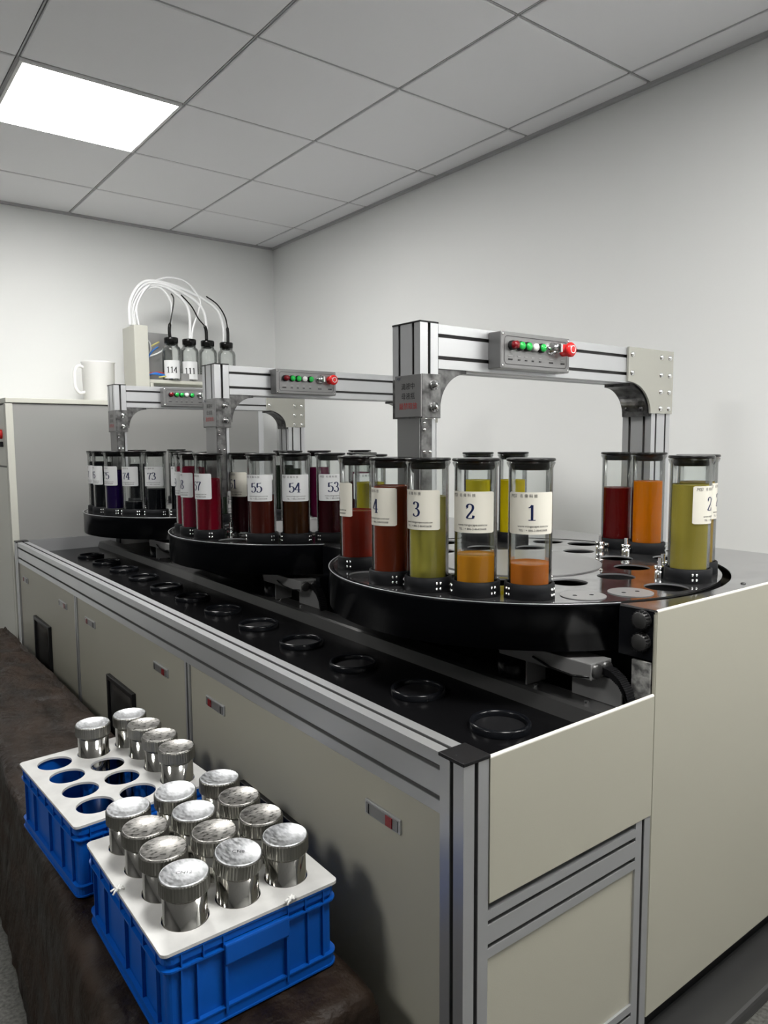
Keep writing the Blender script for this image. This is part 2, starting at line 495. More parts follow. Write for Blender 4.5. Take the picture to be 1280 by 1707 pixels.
# ================================================================== TALL CABINET AT THE FAR END
t = empty('tall_cabinet', (0.745, 4.05, 0)); tag(t, 'tall grey steel cabinet against the back wall behind the machine', 'cabinet')
mb = MB(); mb.box(0.005, 1.415, 0.0, 0.50, 0.05, 1.452, M['grey']); mb.build('body', t)
mb = MB(); mb.box(-0.01, 1.43, -0.008, 0.51, 1.455, 1.480, M['ltgrey'], b=0.003); mb.build('top_panel', t)
mb = MB(); mb.box(-0.012, .022, -0.006, .03, 0.05, 1.452, M['ltgrey'], b=.003); mb.build('corner_trim', t)
mb = MB(); mb.box(1.385, 1.42, -.006, .02, 0.05, 1.452, M['alu'], b=.003); mb.build('corner_trim', t)
mb = MB(); mb.box(-0.012, 0.004, 0.035, 0.49, 1.14, 1.445, M['ltgrey'], b=.002); fp = mb.build('control_panel', t)
mb = MB(); mb.cyl((-0.03, 0.12, 1.30), 0.024, 0.018, M['red'], 'x'); mb.cyl((-.013, .12, 1.30), .016, .004, M['black'], 'x'); b_ = mb.build('stop_button', fp); b_['label'] = 'red push button'
mb = MB(); mb.box(-0.028, -0.012, 0.09, 0.14, 1.235, 1.262, M['black'], b=.003); mb.build('rocker_switch', fp)
mb = MB(); mb.box(-0.012, 0.004, 0.035, 0.49, 0.06, 1.13, M['ltgrey'], b=.002); mb.build('door', t)

# ================================================================== THE MACHINE
machine = empty('dye_dispensing_machine', (0, 0, 0))
tag(machine, 'long beige and aluminium dye dispensing machine with an open black basin', 'machine')
ZT, ZL = 0.928, 0.764
YE = 4.02
# --- frame
bar('corner_post', 'z', 0.762, 0.795, 0.0, ZL - .002, 0.054, 0.054, [0], [0], machine)
bar('corner_post', 'z', 0.762, 3.985, 0.0, ZL - .002, 0.054, 0.054, [0], [0], machine)
mb = MB(); mb.box(0.733, 0.791, 0.766, 0.824, ZL - .002, ZL + .004, M['black'], b=.0015); mb.build('post_cap', machine)
mb = MB(); mb.box(0.733, 0.791, 3.956, 4.014, ZL - .002, ZL + .004, M['black'], b=.0015); mb.build('post_cap', machine)
bar('front_rail', 'y', 0.764, 0.714, 0.822, 3.958, 0.05, 0.10, [0], [-.025, .025], machine)
bar('front_rail', 'y', 0.764, 0.09, 0.822, 3.958, 0.05, 0.08, [0], [-.02, .02], machine)
for y in (1.842, 2.937):
    bar('middle_post', 'z', 0.764, y, 0.13, 0.664, 0.05, 0.03, [], [0], machine)
bar('side_post', 'z', 1.212, 0.795, 0.0, 0.522, 0.048, 0.054, [0], [0], machine)
bar('side_rail', 'x', 0.793, 0.470, 0.789, 1.188, 0.05, 0.08, [0], [-.02, .02], machine)
bar('side_rail', 'x', 0.793, 0.110, 0.789, 1.188, 0.05, 0.08, [0], [-.02, .02], machine)
# --- low side
mb = MB(); mb.box(0.790, 1.234, 0.766, 0.772, 0.524, ZL - .003, M['beige'])
mb.lathe([(0.0035, 0), (0.0035, 0.444)], (0.790, 0.7695, ZL - .002), 12, M['beige_lip'], 'x')
mb.build('side_skirt_panel', machine)
mb = MB(); mb.box(0.792, 1.190, 0.772, 0.778, 0.15, 0.43, M['beige'], b=.0015); mb.build('side_door', machine)
# --- tall side
mb = MB(); mb.box(1.237, 2.105, 0.766, 0.772, 0.10, ZT - .004, M['beige'])
mb.lathe([(0.0035, 0), (0.0035, 0.868)], (1.237, 0.7695, ZT - .003), 12, M['beige_lip'], 'x')
mb.lathe([(0.004, 0), (0.004, .82)], (1.2385, 0.7705, 0.10), 12, M['beige'], 'z')
mb.build('tall_side_panel', machine)
mb = MB(); mb.box(2.099, 2.105, 0.772, YE, 0.10, ZT - .004, M['beige']); mb.build('back_panel', machine)
# --- front doors, latches and inspection windows
doors = [(0.824, 1.825), (1.859, 2.920), (2.954, 3.956)]
latch = {0: [(0.927, 1.028, 0), (1.616, 1.721, 1)], 1: [(1.985, 2.096, 0), (2.689, 2.807, 1)], 2: [(3.072, 3.190, 0), (3.775, 3.876, 1)]}
wins = [(1.262, 1.526), (2.276, 2.545), (3.358, 3.645)]
for k, (a, b) in enumerate(doors):
    mb = MB(); mb.box(0.743, 0.749, a, b, 0.135, 0.662, M['beige'], b=.0015); d = mb.build('front_door', machine)
    for (y0, y1, side) in latch[k]:
        yr = y0 + .028 if side == 0 else y1 - .028
        yl = y1 - .014 if side == 0 else y0 + .014
        mb = MB(); mb.box(0.7385, 0.744, y0, y1, 0.583, 0.609, M['alu'], b=.0012)
        mb.box(0.7365, 0.7390, y0 + .005, y1 - .005, 0.586, 0.606, M['boxface'], b=.0008)
        mb.box(0.7350, 0.7370, yr - .009, yr + .009, 0.587, 0.605, M['darkred'])
        mb.box(0.7355, 0.7370, yl - .001, yl + .001, 0.587, 0.605, M['black'])
        mb.build('latch', d)
    y0, y1 = wins[k]
    mb = MB()
    mb.box(0.730, 0.744, y0, y0 + .018, 0.22, 0.457, M['black'], b=.003); mb.box(0.730, 0.744, y1 - .018, y1, 0.22, 0.457, M['black'], b=.003)
    mb.box(0.730, 0.744, y0 + .01, y1 - .01, 0.439, 0.457, M['black'], b=.003); mb.box(0.730, 0.744, y0 + .01, y1 - .01, 0.22, 0.238, M['black'], b=.003)
    f = mb.build('inspection_window', d)
    mb = MB(); mb.box(0.738, 0.742, y0 + .015, y1 - .015, 0.235, 0.442, M['screen']); mb.build('pane', f)
# --- basin
mb = MB(); mb.box(0.79, 1.60, 0.773, YE, 0.685, 0.70, M['basin']); mb.build('basin_floor', machine)
mb = MB(); mb.box(0.780, 0.7895, 0.823, YE, 0.665, 0.735, M['black']); mb.box(0.79, 1.236, 0.7725, 0.778, .60, .745, M['black']); mb.build('basin_liner', machine)
for k in range(12):
    y = 0.95 + 0.2465 * k
    mb = MB(); mb.lathe([(0.050, 0.001), (0.050, .010), (0.0525, .014), (0.057, .015), (0.060, .011), (.061, .001)], (1.005, y, 0.70), 48, M['blackgloss'])
    mb.lathe([(0.050, 0.0025), (0.0, 0.0025)], (1.005, y, 0.70), 48, M['black'])
    mb.build('pot_ring', machine)
mb = MB(); mb.prism([(1.135, .700), (1.145, .728), (1.153, .732), (1.205, .732), (1.205, .700)], 'y', 0.775, 4.0, M['dgrey'])
mb.build('guide_ledge', machine)
mb = MB(); mb.box(1.46, 1.47, 0.775, YE, .70, .90, M['black']); mb.build('inner_wall', machine)
mb = MB(); mb.box(0.80, 1.237, YE - .006, YE, 0.70, ZL, M['alu']); mb.build('end_strip', machine)
# --- top plate with three round openings
CX = 1.454
CYS = [1.312, 2.400, 3.490]
RO = 0.512
ang = math.acos((1.237 - CX) / RO)
poly = [(1.237, 0.769)]
for cy in CYS:
    if cy == CYS[-1]:
        poly += circle(CX, cy, RO, 72, -ang, ang)
    else:
        poly += circle(CX, cy, RO, 72, -ang, ang)
poly += [(1.237, YE), (2.105, YE), (2.105, 0.769)]
mb = MB(); mb.plate(poly, [], ZT - .004, ZT, M['steel']); mb.build('top_plate', machine)
for cy in CYS:                                       # skirts under the overhanging turntables
    mb = MB()
    aa = math.acos((1.245 - CX) / .503)
    mb.lathe([(0.485, .832), (0.503, .832), (0.503, .922), (0.506, .925), (0.503, .928), (0.495, .928), (0.495, .84), (0.485, .832)], (CX, cy, 0), 120, M['blackgloss'], a0=aa, a1=2 * PI - aa)
    mb.build('turntable_skirt', machine)
    mb = MB()
    aa = math.acos((1.245 - CX) / .5055)
    mb.lathe([(0.5035, .9255), (0.5055, .928), (0.5035, .9285), (.5035, .9255)], (CX, cy, 0), 120, M['alu'], a0=aa, a1=2 * PI - aa)
    mb.build('skirt_rim', machine)
e0 = [(0.772, CYS[0] - .462), (CYS[0] + .462, CYS[1] - .462), (CYS[1] + .462, CYS[2] - .462), (CYS[2] + .462, YE)]
for k, (a, b) in enumerate(e0):
    mb = MB(); mb.box(1.237, 1.243, a, b, .828 if k == 0 else .70, ZT - .005, M['blackgloss']); f = mb.build('fascia', machine)
    if k == 0:
        for z in (.905, .862):
            q = MB(); q.lathe([(0, 0), (.014, 0), (.017, .002), (.017, .010), (.019, .014), (0, .014)][::-1], (1.2225, .797, z), 24, M['dgrey'], 'x')
            for i in range(18):
                an = 2 * PI * i / 18
                q.box(1.224, 1.234, .797 + .0175 * math.cos(an) - .0012, .797 + .0175 * math.cos(an) + .0012, z + .0175 * math.sin(an) - .0012, z + .0175 * math.sin(an) + .0012, M['black'])
            q.build('fuse_knob', f)
        q = MB(); q.box(1.230, 1.236, .775, .815, .735, .825, M['tape'], b=.001); q.build('taped_bracket', machine)
for y in (1.80, 1.92, 2.90, 3.0):
    mb = MB(); mb.box(1.205, 1.235, y - .012, y + .012, .70, .83, M['blackgloss'], b=.002); mb.build('column', machine)
# --- dispensing carriages below the turntables
for cy in CYS:
    d = cy - CYS[0]
    mb = MB()
    for q in (0, 1):
        mb.lathe([(0, 0), (.011, 0), (.015, .002), (.015, .26), (0, .26)][::-1], (1.175 + q * .032, .850 + d, .800), 24, M['dgrey'], 'y')
    mb.box(1.158, 1.224, .856 + d, 1.10 + d, .784, .817, M['satin'], b=.002)
    car = mb.build('carriage', machine)
    mb = MB(); mb.box(1.196, 1.200, .812 + d, .93 + d, .733, .785, M['satin']); mb.build('carriage_plate', car); mb = MB(); mb.box(1.160, 1.22, 1.02 + d, 1.024 + d, .733, .785, M['satin']); mb.build('carriage_plate', car)
    mb = MB(); mb.lathe([(.040, 0), (.040, .05), (.036, .05), (.036, .0), (.04, 0)], (1.20, 1.09 + d, .733), 32, M['blackgloss']); mb.build('cup', car)
    mb = MB()
    pts = [(1.20, .855 + d, .800), (1.20, .835 + d, .797), (1.20, .815 + d, .785), (1.20, .80 + d, .765), (1.20, .79 + d, .735)]
    for i in range(24):
        f = i / 23 * 3.99; a = int(f); u = f - a
        p = Vector(pts[a]).lerp(Vector(pts[a + 1]), u)
        mb.box(p.x - .012, p.x + .012, p.y - .0022, p.y + .0022, p.z - .007, p.z + .007, M['black'])
    mb.build('cable_chain', car)
    mb = MB()
    mb.tube([(1.155, 1.0 + d, .80), (1.15, .95 + d, .79), (1.155, .90 + d, .785), (1.16, .86 + d, .79)], .0025, M['rubber'])
    mb.build('hose', car)
    for yy in (.87, 1.0):
        q = MB(); q.cyl((1.165, yy + d, .732), .005, .006, M['chrome'], n=12); q.build('screw', car)
# --- plinth
mb = MB(); mb.box(1.24, 2.10, 0.80, YE, 0.0, 0.095, M['black'])
mb.build('plinth', machine)
mb = MB(); mb.box(1.20, 2.30, 0.69, 0.80, 0.0, 0.035, M['dgrey'], b=.008); k_ = mb.build('floor_channel'); tag(k_, 'dark grey floor channel running along the right end of the machine', 'cable channel')
for (x, y) in ((1.90, 0.800), (2.02, .87)):
    q = MB(); q.box(2.107, 2.112, y - .03, y + .03, .3, .4, M['beige'])
for (x, y) in ((1.80, .80), (1.62, .795)):
    q = MB(); q.lathe([(.0055, 0), (.0055, .0015), (.003, .003), (0, .003)], (x, y, ZT), 16, M['dgrey']); q.build('screw', machine)

# ================================================================== TURNTABLES
RT, RI = 0.430, 0.285
OUT0 = [225, 235, 227]; IN0 = [245, 190, 217]
covers = {0: (22, 23), 1: (), 2: ()}
filled_out = {0: {0, 1, 2, 3, 5, 7, 11, 12, 15, 16, 19, 20}, 1: {0, 1, 3, 4, 5, 7, 8, 11, 23, 22, 14}, 2: {0, 1, 2, 3, 4, 23, 8, 10, 12}}
holder_bm = MB()
holder_bm.lathe([(.0455, 0), (.0455, .004), (.0458, .030), (.0475, .032), (.0515, .030), (.0525, .0005), (.0455, .0005)], (0, 0, 0), 48, M['holder'])
screws = [(0.6, .009), (0.6, .020), (-0.6, .009), (-0.6, .020), (0.76, .009), (.76, .020), (-.76, .009), (-.76, .020)]
for sgn in (1, -1):
    for da in (0.95, 1.12):
        for z in (.009, .021):
            a = PI / 2 * sgn
            # clamp screws sit on the flanks of the ring, facing outwards
            an = sgn * da
            c = (.0525 * math.cos(an), .0525 * math.sin(an), z)
            holder_bm.lathe([(.0032, -.001), (.0032, .0015), (0, .003)], c, 10, M['chrome'], 'x')
holder0 = holder_bm.build('tube_holder')
first_holder = True
tables = []
where = ['nearest turntable', 'middle turntable', 'farthest turntable']
for ti, cy in enumerate(CYS):
    tt = empty('turntable', (CX, cy, ZT)); tables.append(tt)
    tag(tt, ['polished steel turntable at the near end under tubes 1 to 4', 'polished steel turntable in the middle under tubes 53 to 59', 'turntable at the far end under the dark dye tubes 73 to 77'][ti], 'turntable', 'turntables of the machine')
    holes = []
    for k in range(24):
        a = math.radians(OUT0[ti] - 15 * k)
        if k in filled_out[ti] or k in covers[ti]: continue
        holes.append(circle(RT * math.cos(a), RT * math.sin(a), .047, 32))
    for k in range(12):
        a = math.radians(IN0[ti] + (30 * k if ti == 0 else -30 * k))
        holes.append(circle(RI * math.cos(a), RI * math.sin(a), .044, 32))
    mb = MB(); mb.plate(circle(0, 0, .492, 144), holes, -.004, 0.0, M['disk'], M['alu']); mb.build('disk', tt)
    mb = MB(); mb.lathe([(0, -.05), (.490, -.05), (.490, -.0045)], (0, 0, 0), 96, M['black']); mb.build('hole_shade_backing', tt)  # black sheet added below the disk, stands in for shade in the holes
    mb = MB(); mb.cyl((0, 0, 0.0005), .212, .0025, M['satin'], n=96); mb.build('centre_cover', tt)
    for k in range(8):
        a = k * PI / 4 + .3
        mb = MB(); mb.lathe([(.004, 0), (.004, .003), (.002, .005), (0, .005)], (.222 * math.cos(a), .222 * math.sin(a), 0), 12, M['chrome']); mb.build('screw', tt)
    for k in covers[ti]:
        a = math.radians(OUT0[ti] - 15 * k)
        mb = MB(); c = (RT * math.cos(a), RT * math.sin(a))
        mb.plate(circle(c[0], c[1], .047, 40), [circle(c[0] + .018 * s_ * math.sin(a), c[1] - .018 * s_ * math.cos(a), .005, 12) for s_ in (-1, 1)], .0004, .0016, M['satin'], M['black'])
        mb.build('hole_cover', tt)
    for k in filled_out[ti]:
        a = math.radians(OUT0[ti] - 15 * k)
        if first_holder: h = holder0; first_holder = False
        else:
            h = holder0.copy(); COL.objects.link(h)
        h.parent = tt; h.location = (RT * math.cos(a), RT * math.sin(a), 0.0); h.rotation_euler.z = a
    fits = {0: [(.337, -.010), (.345, -.092), (.100, -.352), (.160, -.322)], 1: [(-.335, -.05), (-.06, -.355), (.25, .24)], 2: [(-.33, .02)]}[ti]
    for (x, y) in fits:
        mb = MB()
        mb.lathe([(.012, 0), (.012, .014), (.009, .015), (.009, .019), (.0135, .02), (.0135, .027), (.005, .028), (.005, .045), (0, .045)], (x, y, 0), 20, M['chrome'])
        mb.box(x + .012, x + .034, y - .006, y + .006, .004, .016, M['chrome'], b=.002)
        mb.lathe([(.006, 0), (.006, .02), (0, .02)], (x + .034, y, 0), 14, M['chrome'])
        mb.build('valve_fitting', tt)

# ================================================================== GANTRIES
def box_face(parent):
    """control box with buttons, in world coordinates of the nearest gantry"""
    mb = MB(); mb.box(1.300, 1.556, 1.238, 1.279, 1.424, 1.512, M['boxface'], b=.003)
    bx = mb.build('control_box', parent)
    mb = MB()
    y = 1.2372
    def rr(x0, x1, z0, z1, r):
        p = []
        for cx, cz, a in ((x1 - r, z1 - r, 0), (x0 + r, z1 - r, PI / 2), (x0 + r, z0 + r, PI), (x1 - r, z0 + r, 1.5 * PI)):
            for i in range(6):
                an = a + PI / 2 * i / 5; p.append((cx + r * math.cos(an), cz + r * math.sin(an)))
        return p
    a, b = rr(1.312, 1.544, 1.434, 1.502, .010), rr(1.3132, 1.5428, 1.4352, 1.5008, .009)
    n = len(a)
    mb.add([(p[0], y, p[1]) for p in a] + [(p[0], y, p[1]) for p in b], [(i, (i + 1) % n, n + (i + 1) % n, n + i) for i in range(n)], M['inkblack'])
    for i, x in enumerate((1.333, 1.364, 1.389, 1.414, 1.441, 1.483, 1.528)):
        w2 = .016 if i in (0, 5, 6) else .010
        mb.box(x - w2 / 2, x + w2 / 2, y - .0003, y, 1.4535, 1.4555, M['satin'])
        n2 = 4 if i in (0, 5, 6) else 2
        for q in range(n2):
            xx = x - w2 / 2 + w2 * (q + .5) / n2
            mb.box(xx - .0016, xx + .0016, y - .0003, y, 1.4445, 1.4480, M['inkblack'])
    mb.build('face_print', bx)
    for x, z in ((1.307, 1.431), (1.307, 1.505), (1.549, 1.431), (1.549, 1.505)):
        q = MB(); q.lathe([(0, -.0015), (.003, -.001), (.003, .001)], (x, y, z), 10, M['chrome'], 'y'); q.build('screw', bx)
    for i, (x, mm) in enumerate(((1.336, 'darkred'), (1.364, 'green'), (1.389, 'green'), (1.414, 'whiteb'), (1.441, 'green'))):
        q = MB(); q.lathe([(.0115, 0), (.0115, -.008), (.0095, -.010)], (x, y + .0005, 1.4795), 24, M['black'] if i != 3 else M['satin'], 'y')
        q.lathe([(.0095, -.009), (.0090, -.013 if i else -.020), (0, -.014 if i else -.021)], (x, y, 1.4795), 24, M[mm], 'y')
        o = q.build('push_button', bx); o['label'] = {'darkred': 'dark red push button', 'green': 'green push button', 'whiteb': 'white push button'}[mm]
    q = MB(); q.lathe([(.016, 0), (.016, -.006), (.0125, -.010), (.0115, -.022), (0, -.023)], (1.483, y, 1.4805), 24, M['chrome'], 'y')
    q.box(1.479, 1.487, y - .034, y - .020, 1.470, 1.491, M['chrome'], b=.002)
    q.build('selector_knob', bx)
    q = MB(); q.lathe([(.015, 0), (.015, -.008), (.010, -.010), (.010, -.018), (.018, -.020), (.0185, -.027), (.014, -.032), (0, -.033)], (1.528, y, 1.4800), 28, M['red'], 'y')
    o = q.build('emergency_stop_button', bx); o['label'] = 'red mushroom stop button'
    q = MB(); q.lathe([(.010, -.0325), (.010, -.0335), (.008, -.0335), (.008, -.0325)], (1.528, y, 1.4800), 24, M['whiteb'], 'y'); q.build('arrow_ring', bx)

def gantry(dy):
    g_ = empty('gantry_arm', (2.05, 1.33 + dy, ZT))
    root = empty('tmp')
    # posts
    bar('hanging_post', 'z', 1.111, 1.330, 1.395, 1.518, 0.054, 0.10, [0], [-.025, .025], root)
    mb = MB(); mb.box(1.083, 1.139, 1.279, 1.381, 1.518, 1.522, M['black'], b=.001); mb.build('post_cap', root)
    bar('standing_post', 'z', 2.050, 1.330, ZT + .001, 1.42, 0.10, 0.10, [-.025, .025], [-.025, .025], root)
    bar('beam', 'x', 1.330, 1.467, 1.139, 2.10, 0.10, 0.10, [-.025, .025], [-.025, .025], root)
    # corner plate with concave cut
    p = [(1.868, 1.519), (2.100, 1.519), (2.100, 1.330), (1.985, 1.330)]
    for i in range(13):
        an = PI / 2 * i / 12
        p.append((1.868 + .117 * math.cos(an), 1.330 + .09 * math.sin(an)))
    mb = MB(); mb.prism(p, 'y', 1.273, 1.2795, M['plategrey']); pl = mb.build('corner_plate', root)
    for x, z in ((1.885, 1.498), (1.885, 1.445), (2.035, 1.498), (2.035, 1.445), (2.08, 1.498), (2.08, 1.445), (2.035, 1.395), (2.08, 1.395), (2.035, 1.345), (2.08, 1.345)):
        q = MB(); q.lathe([(0, -.006), (.005, -.0055), (.0075, -.002), (.0085, .0005)], (x, 1.273, z), 16, M['chrome'], 'y'); q.build('bolt', pl)
    # cast gussets
    def gusset(x0, sx, L, y0, y1):
        z0 = 1.4168
        pts = [(x0, z0), (x0 + sx * L, z0), (x0 + sx * L, z0 - .008)]
        for i in range(13):
            an = PI / 2 * i / 12
            pts.append((x0 + sx * (L - (L - .012) * math.sin(an)), z0 - .092 + .084 * math.cos(an)))
        pts += [(x0 + sx * .012, z0 - .095), (x0, z0 - .095)]
        mb = MB(); mb.prism(pts, 'y', y0, y1, M['cast']); return mb.build('gusset', root)
    gusset(1.1385, 1, .095, 1.286, 1.374)
    gr = gusset(1.9995, -1, .105, 1.286, 1.374)
    for y in (1.305, 1.355):
        q = MB(); q.lathe([(0, -.006), (.006, -.005), (.0065, .004)], (1.985, y, 1.345), 14, M['dgrey'], 'x'); q.build('bolt', gr)
    # bracket with the warning sign
    mb = MB(); mb.box(1.079, 1.083, 1.272, 1.366, 1.306, 1.402, M['boxface'], b=.001); sg = mb.build('warning_sign', root)
    q = MB()
    for i, (s_, mm) in enumerate((('滴液中', 'inkblack'), ('母液瓶', 'inkblack'), ('嚴禁取放', 'inkred'))):
        v, f = flat_x(text2d(s_, .0165), 1.0785, 1.317, 1.375 - .0225 * i); q.add(v, f, M[mm])
    v, f = flat_x(text2d('MSI', .009, True), 1.0785, 1.352, 1.394); q.add(v, f, M['ink'])
    q.build('sign_text', sg)
    mb = MB(); mb.box(1.0835, 1.139, 1.272, 1.279, 1.303, 1.403, M['cast'], b=.001); mb.box(1.0835, 1.10, 1.279, 1.38, 1.303, 1.394, M['cast']); br = mb.build('bracket', root)
    for z in (1.378, 1.328):
        q = MB(); q.lathe([(0, -.014), (.0065, -.012), (.0065, -.006), (.011, -.005), (.011, .001)], (1.117, 1.271, z), 18, M['chrome'], 'y'); q.build('bolt', br)
    # hanging nozzle column
    mb = MB(); mb.box(1.086, 1.089, 1.285, 1.366, 1.10, 1.305, M['boxface']); mb.build('column_cover', root)
    mb = MB(); mb.box(1.0895, 1.122, 1.283, 1.366, 1.06, 1.302, M['cast'])
    mb.box(1.128, 1.138, 1.29, 1.36, 1.08, 1.302, M['alu']); cb = mb.build('nozzle_column', root)
    for x, z in ((1.098, 1.292), (1.098, 1.277), (1.098, 1.226), (1.115, 1.226)):
        q = MB(); q.lathe([(0, -.004), (.0035, -.003), (.004, .001)], (x, 1.282, z), 12, M['chrome'], 'y'); q.build('bolt', cb)
    mb = MB(); mb.lathe([(.012, 1.06), (.012, 1.02), (.007, 1.015), (.007, .985), (.003, .98), (0, .98)][::-1], (1.108, 1.32, 0), 18, M['black']); mb.build('nozzle', root)
    box_face(root)
    for ch in list(root.children):
        ch.parent = g_
        ch.location = (ch.location.x - 2.05, ch.location.y - 1.33, ch.location.z - ZT)
    bpy.data.objects.remove(root)
    return g_
ga = gantry(0)
ga.location = (2.05, 1.33, ZT)
tag(ga, 'aluminium gantry arm with control box over the nearest turntable', 'gantry', 'gantry arms over the turntables')
for k in (1, 2):
    c = copy_tree(ga); c.location = (2.05, 1.33 + CYS[k] - CYS[0] + (0, .003, 0)[k], ZT)
    tag(c, ['', 'aluminium gantry arm with control box over the middle turntable', 'small-looking far gantry arm over the turntable with dark dye tubes'][k], 'gantry', 'gantry arms over the turntables')

# ================================================================== GLASS TUBES
LIQ = {}
def liq(key, col, clear=0.0):
    if key not in LIQ: LIQ[key] = liquid('dye_' + key, col, clear)
    return LIQ[key]
# shared part meshes (local origin at the tube's foot)
def glass_mesh():
    mb = MB()
    mb.lathe([(0, .003), (.042, .003), (.0448, .006), (.0450, .02), (.0450, .266), (.0475, .272), (.0490, .275), (.0490, .278), (.0455, .279), (.0415, .279)], (0, 0, 0), 64, M['glass'])
    mb.lathe([(.0415, .279), (.0428, .270), (.0436, .262), (.0438, .02), (.0430, .008), (0, .007)], (0, 0, 0), 64, M['glass_in'])
    return mb
def lid_mesh():
    mb = MB()
    mb.lathe([(0, .262), (.036, .262), (.0385, .266), (.0395, .2795), (.0480, .2797), (.0500, .281), (.0500, .284), (.048, .286), (.030, .2855), (0, .2855)], (0, 0, 0), 56, M['rubber'])
    return mb
tube_proto = {}
label_body = None
print_mesh = {}
LZ = 0.176            # label centre height above the tube foot
def make_label(parent, num, cool):
    R = .0453
    n = 24; wu, hu = .054, .0425
    vs = []; fs = []
    for i in range(n + 1):
        u = -wu + 2 * wu * i / n
        dz = 0.0025 if i in (0, n) else 0
        a = u / R
        vs += [(R * math.cos(a), R * math.sin(a), LZ - hu + dz), (R * math.cos(a), R * math.sin(a), LZ + hu - dz)]
    for i in range(n): fs.append((2 * i, 2 * i + 2, 2 * i + 3, 2 * i + 1))
    key = 'c' if cool else 'w'
    if ('lab', key) not in print_mesh:
        mb = MB(); mb.add(vs, fs, M['label_cool'] if cool else M['label'], True)
        o = mb.build('label', parent); print_mesh[('lab', key)] = o.data
    else:
        o = bpy.data.objects.new('label', print_mesh[('lab', key)]); COL.objects.link(o); o.parent = parent
    if ('num', num) not in print_mesh:
        mb = MB(); v, f = wrap(digits2d(num, .032), R + .0003, LZ + .002); mb.add(v, f, M['ink'])
        q = mb.build('number', o); print_mesh[('num', num)] = q.data
    else:
        q = bpy.data.objects.new('number', print_mesh[('num', num)]); COL.objects.link(q); q.parent = o
    if 'print' not in print_mesh:
        mb = MB()
        v, f = wrap(text2d('MSI', .0105, True), R + .0003, LZ + .0345, -.040); mb.add(v, f, M['inkblack'])
        v, f = wrap(text2d('名 偉 科 技', .0076), R + .0003, LZ + .0345, -.0065); mb.add(v, f, M['inkblack'])
        v, f = wrap(text2d('www.mingscape.com.tw', .0068), R + .0003, LZ - .026, 0.004); mb.add(v, f, M['inkblack'])
        v, f = wrap(text2d('TEL : + 886-2-86433608', .0062), R + .0003, LZ - .0345, 0.004); mb.add(v, f, M['inkblack'])
        q = mb.build('print', o); print_mesh['print'] = q.data
    else:
        q = bpy.data.objects.new('print', print_mesh['print']); COL.objects.link(q); q.parent = o
glass_d = None
def tube(ti, ring, k, level, key, col, clear, label, num=None, cool=False, grp=None, ang_=None):
    global glass_d, lid_d
    base = OUT0[ti] - 15 * k if ring == 'out' else ang_
    a = math.radians(base); R = RT if ring == 'out' else RI
    zf = ZT + (.001 if ring == 'out' else .001)
    t = empty('dye_tube', (CX + R * math.cos(a), CYS[ti] + R * math.sin(a), zf), a)
    if glass_d is None:
        o = glass_mesh().build('glass_cylinder', t); glass_d = o.data
        o = lid_mesh().build('lid', t); lid_d = o.data
    else:
        for nm, d in (('glass_cylinder', glass_d), ('lid', lid_d)):
            o = bpy.data.objects.new(nm, d); COL.objects.link(o); o.parent = t
    h = level - zf
    mb = MB()
    mb.lathe([(0, .0075), (.0425, .0085), (.0434, .02), (.0434, h - .002), (.0430, h), (.039, h - .0022), (0, h - .003)], (0, 0, 0), 48, liq(key, col, clear))
    mb.build('liquid', t)
    if num: make_label(t, num, cool)
    tag(t, label, 'dye tube', grp)
    return t
G1, G2, G3 = 'dye tubes on the nearest turntable', 'dye tubes on the middle turntable', 'dye tubes on the farthest turntable'
tube(0, 'out', 0, 1.000, 'apricot', (0.58, 0.18, 0.022), 0, 'glass tube labelled 1, a quarter full of cloudy orange dye', '1', grp=G1)
tube(0, 'out', 1, 1.014, 'amber', (0.66, 0.29, 0.020), 0, 'glass tube labelled 2, a third full of amber dye', '2', grp=G1)
tube(0, 'out', 2, 1.132, 'olive', (0.66, 0.60, 0.12), .6, 'glass tube labelled 3 with clear olive yellow dye', '3', grp=G1)
tube(0, 'out', 3, 1.151, 'rust', (0.20, 0.032, 0.012), 0, 'glass tube labelled 4, nearly full of rust red dye', '4', grp=G1)
tube(0, 'out', 5, 1.077, 'brick', (0.21, 0.022, 0.012), 0, 'brick red dye tube left of tube 4, its label turned away', '6', grp=G1)
tube(0, 'out', 7, 1.135, 'murky_yellow', (0.42, 0.36, 0.02), 0, 'yellow dye tube seen behind the brick red tube left of tube 4', None, grp=G1)
tube(0, 'out', 11, 1.126, 'yellow', (0.66, 0.56, 0.01), 0, 'yellow dye tube on the far rim, directly behind tube 2', None, grp=G1)
tube(0, 'out', 12, 1.126, 'lemon', (0.75, 0.60, 0.01), 0, 'lemon yellow dye tube on the far rim, half hidden behind tube 1', None, grp=G1)
tube(0, 'out', 15, 1.110, 'wine', (0.20, 0.007, 0.009), .15, 'wine red dye tube just left of the orange one by the standing post', None, grp=G1)
tube(0, 'out', 16, 1.134, 'orange', (0.92, 0.30, 0.003), .45, 'bright orange dye tube in front of the standing post', None, grp=G1)
tube(0, 'out', 19, 1.150, 'ochre', (0.48, 0.32, 0.06), .1, 'ochre dye tube mostly hidden behind the rightmost olive tube', '20', grp=G1)
tube(0, 'out', 20, 1.150, 'khaki', (0.50, 0.42, 0.08), .1, 'large-looking olive yellow dye tube at the right end of the nearest turntable', '21', grp=G1)

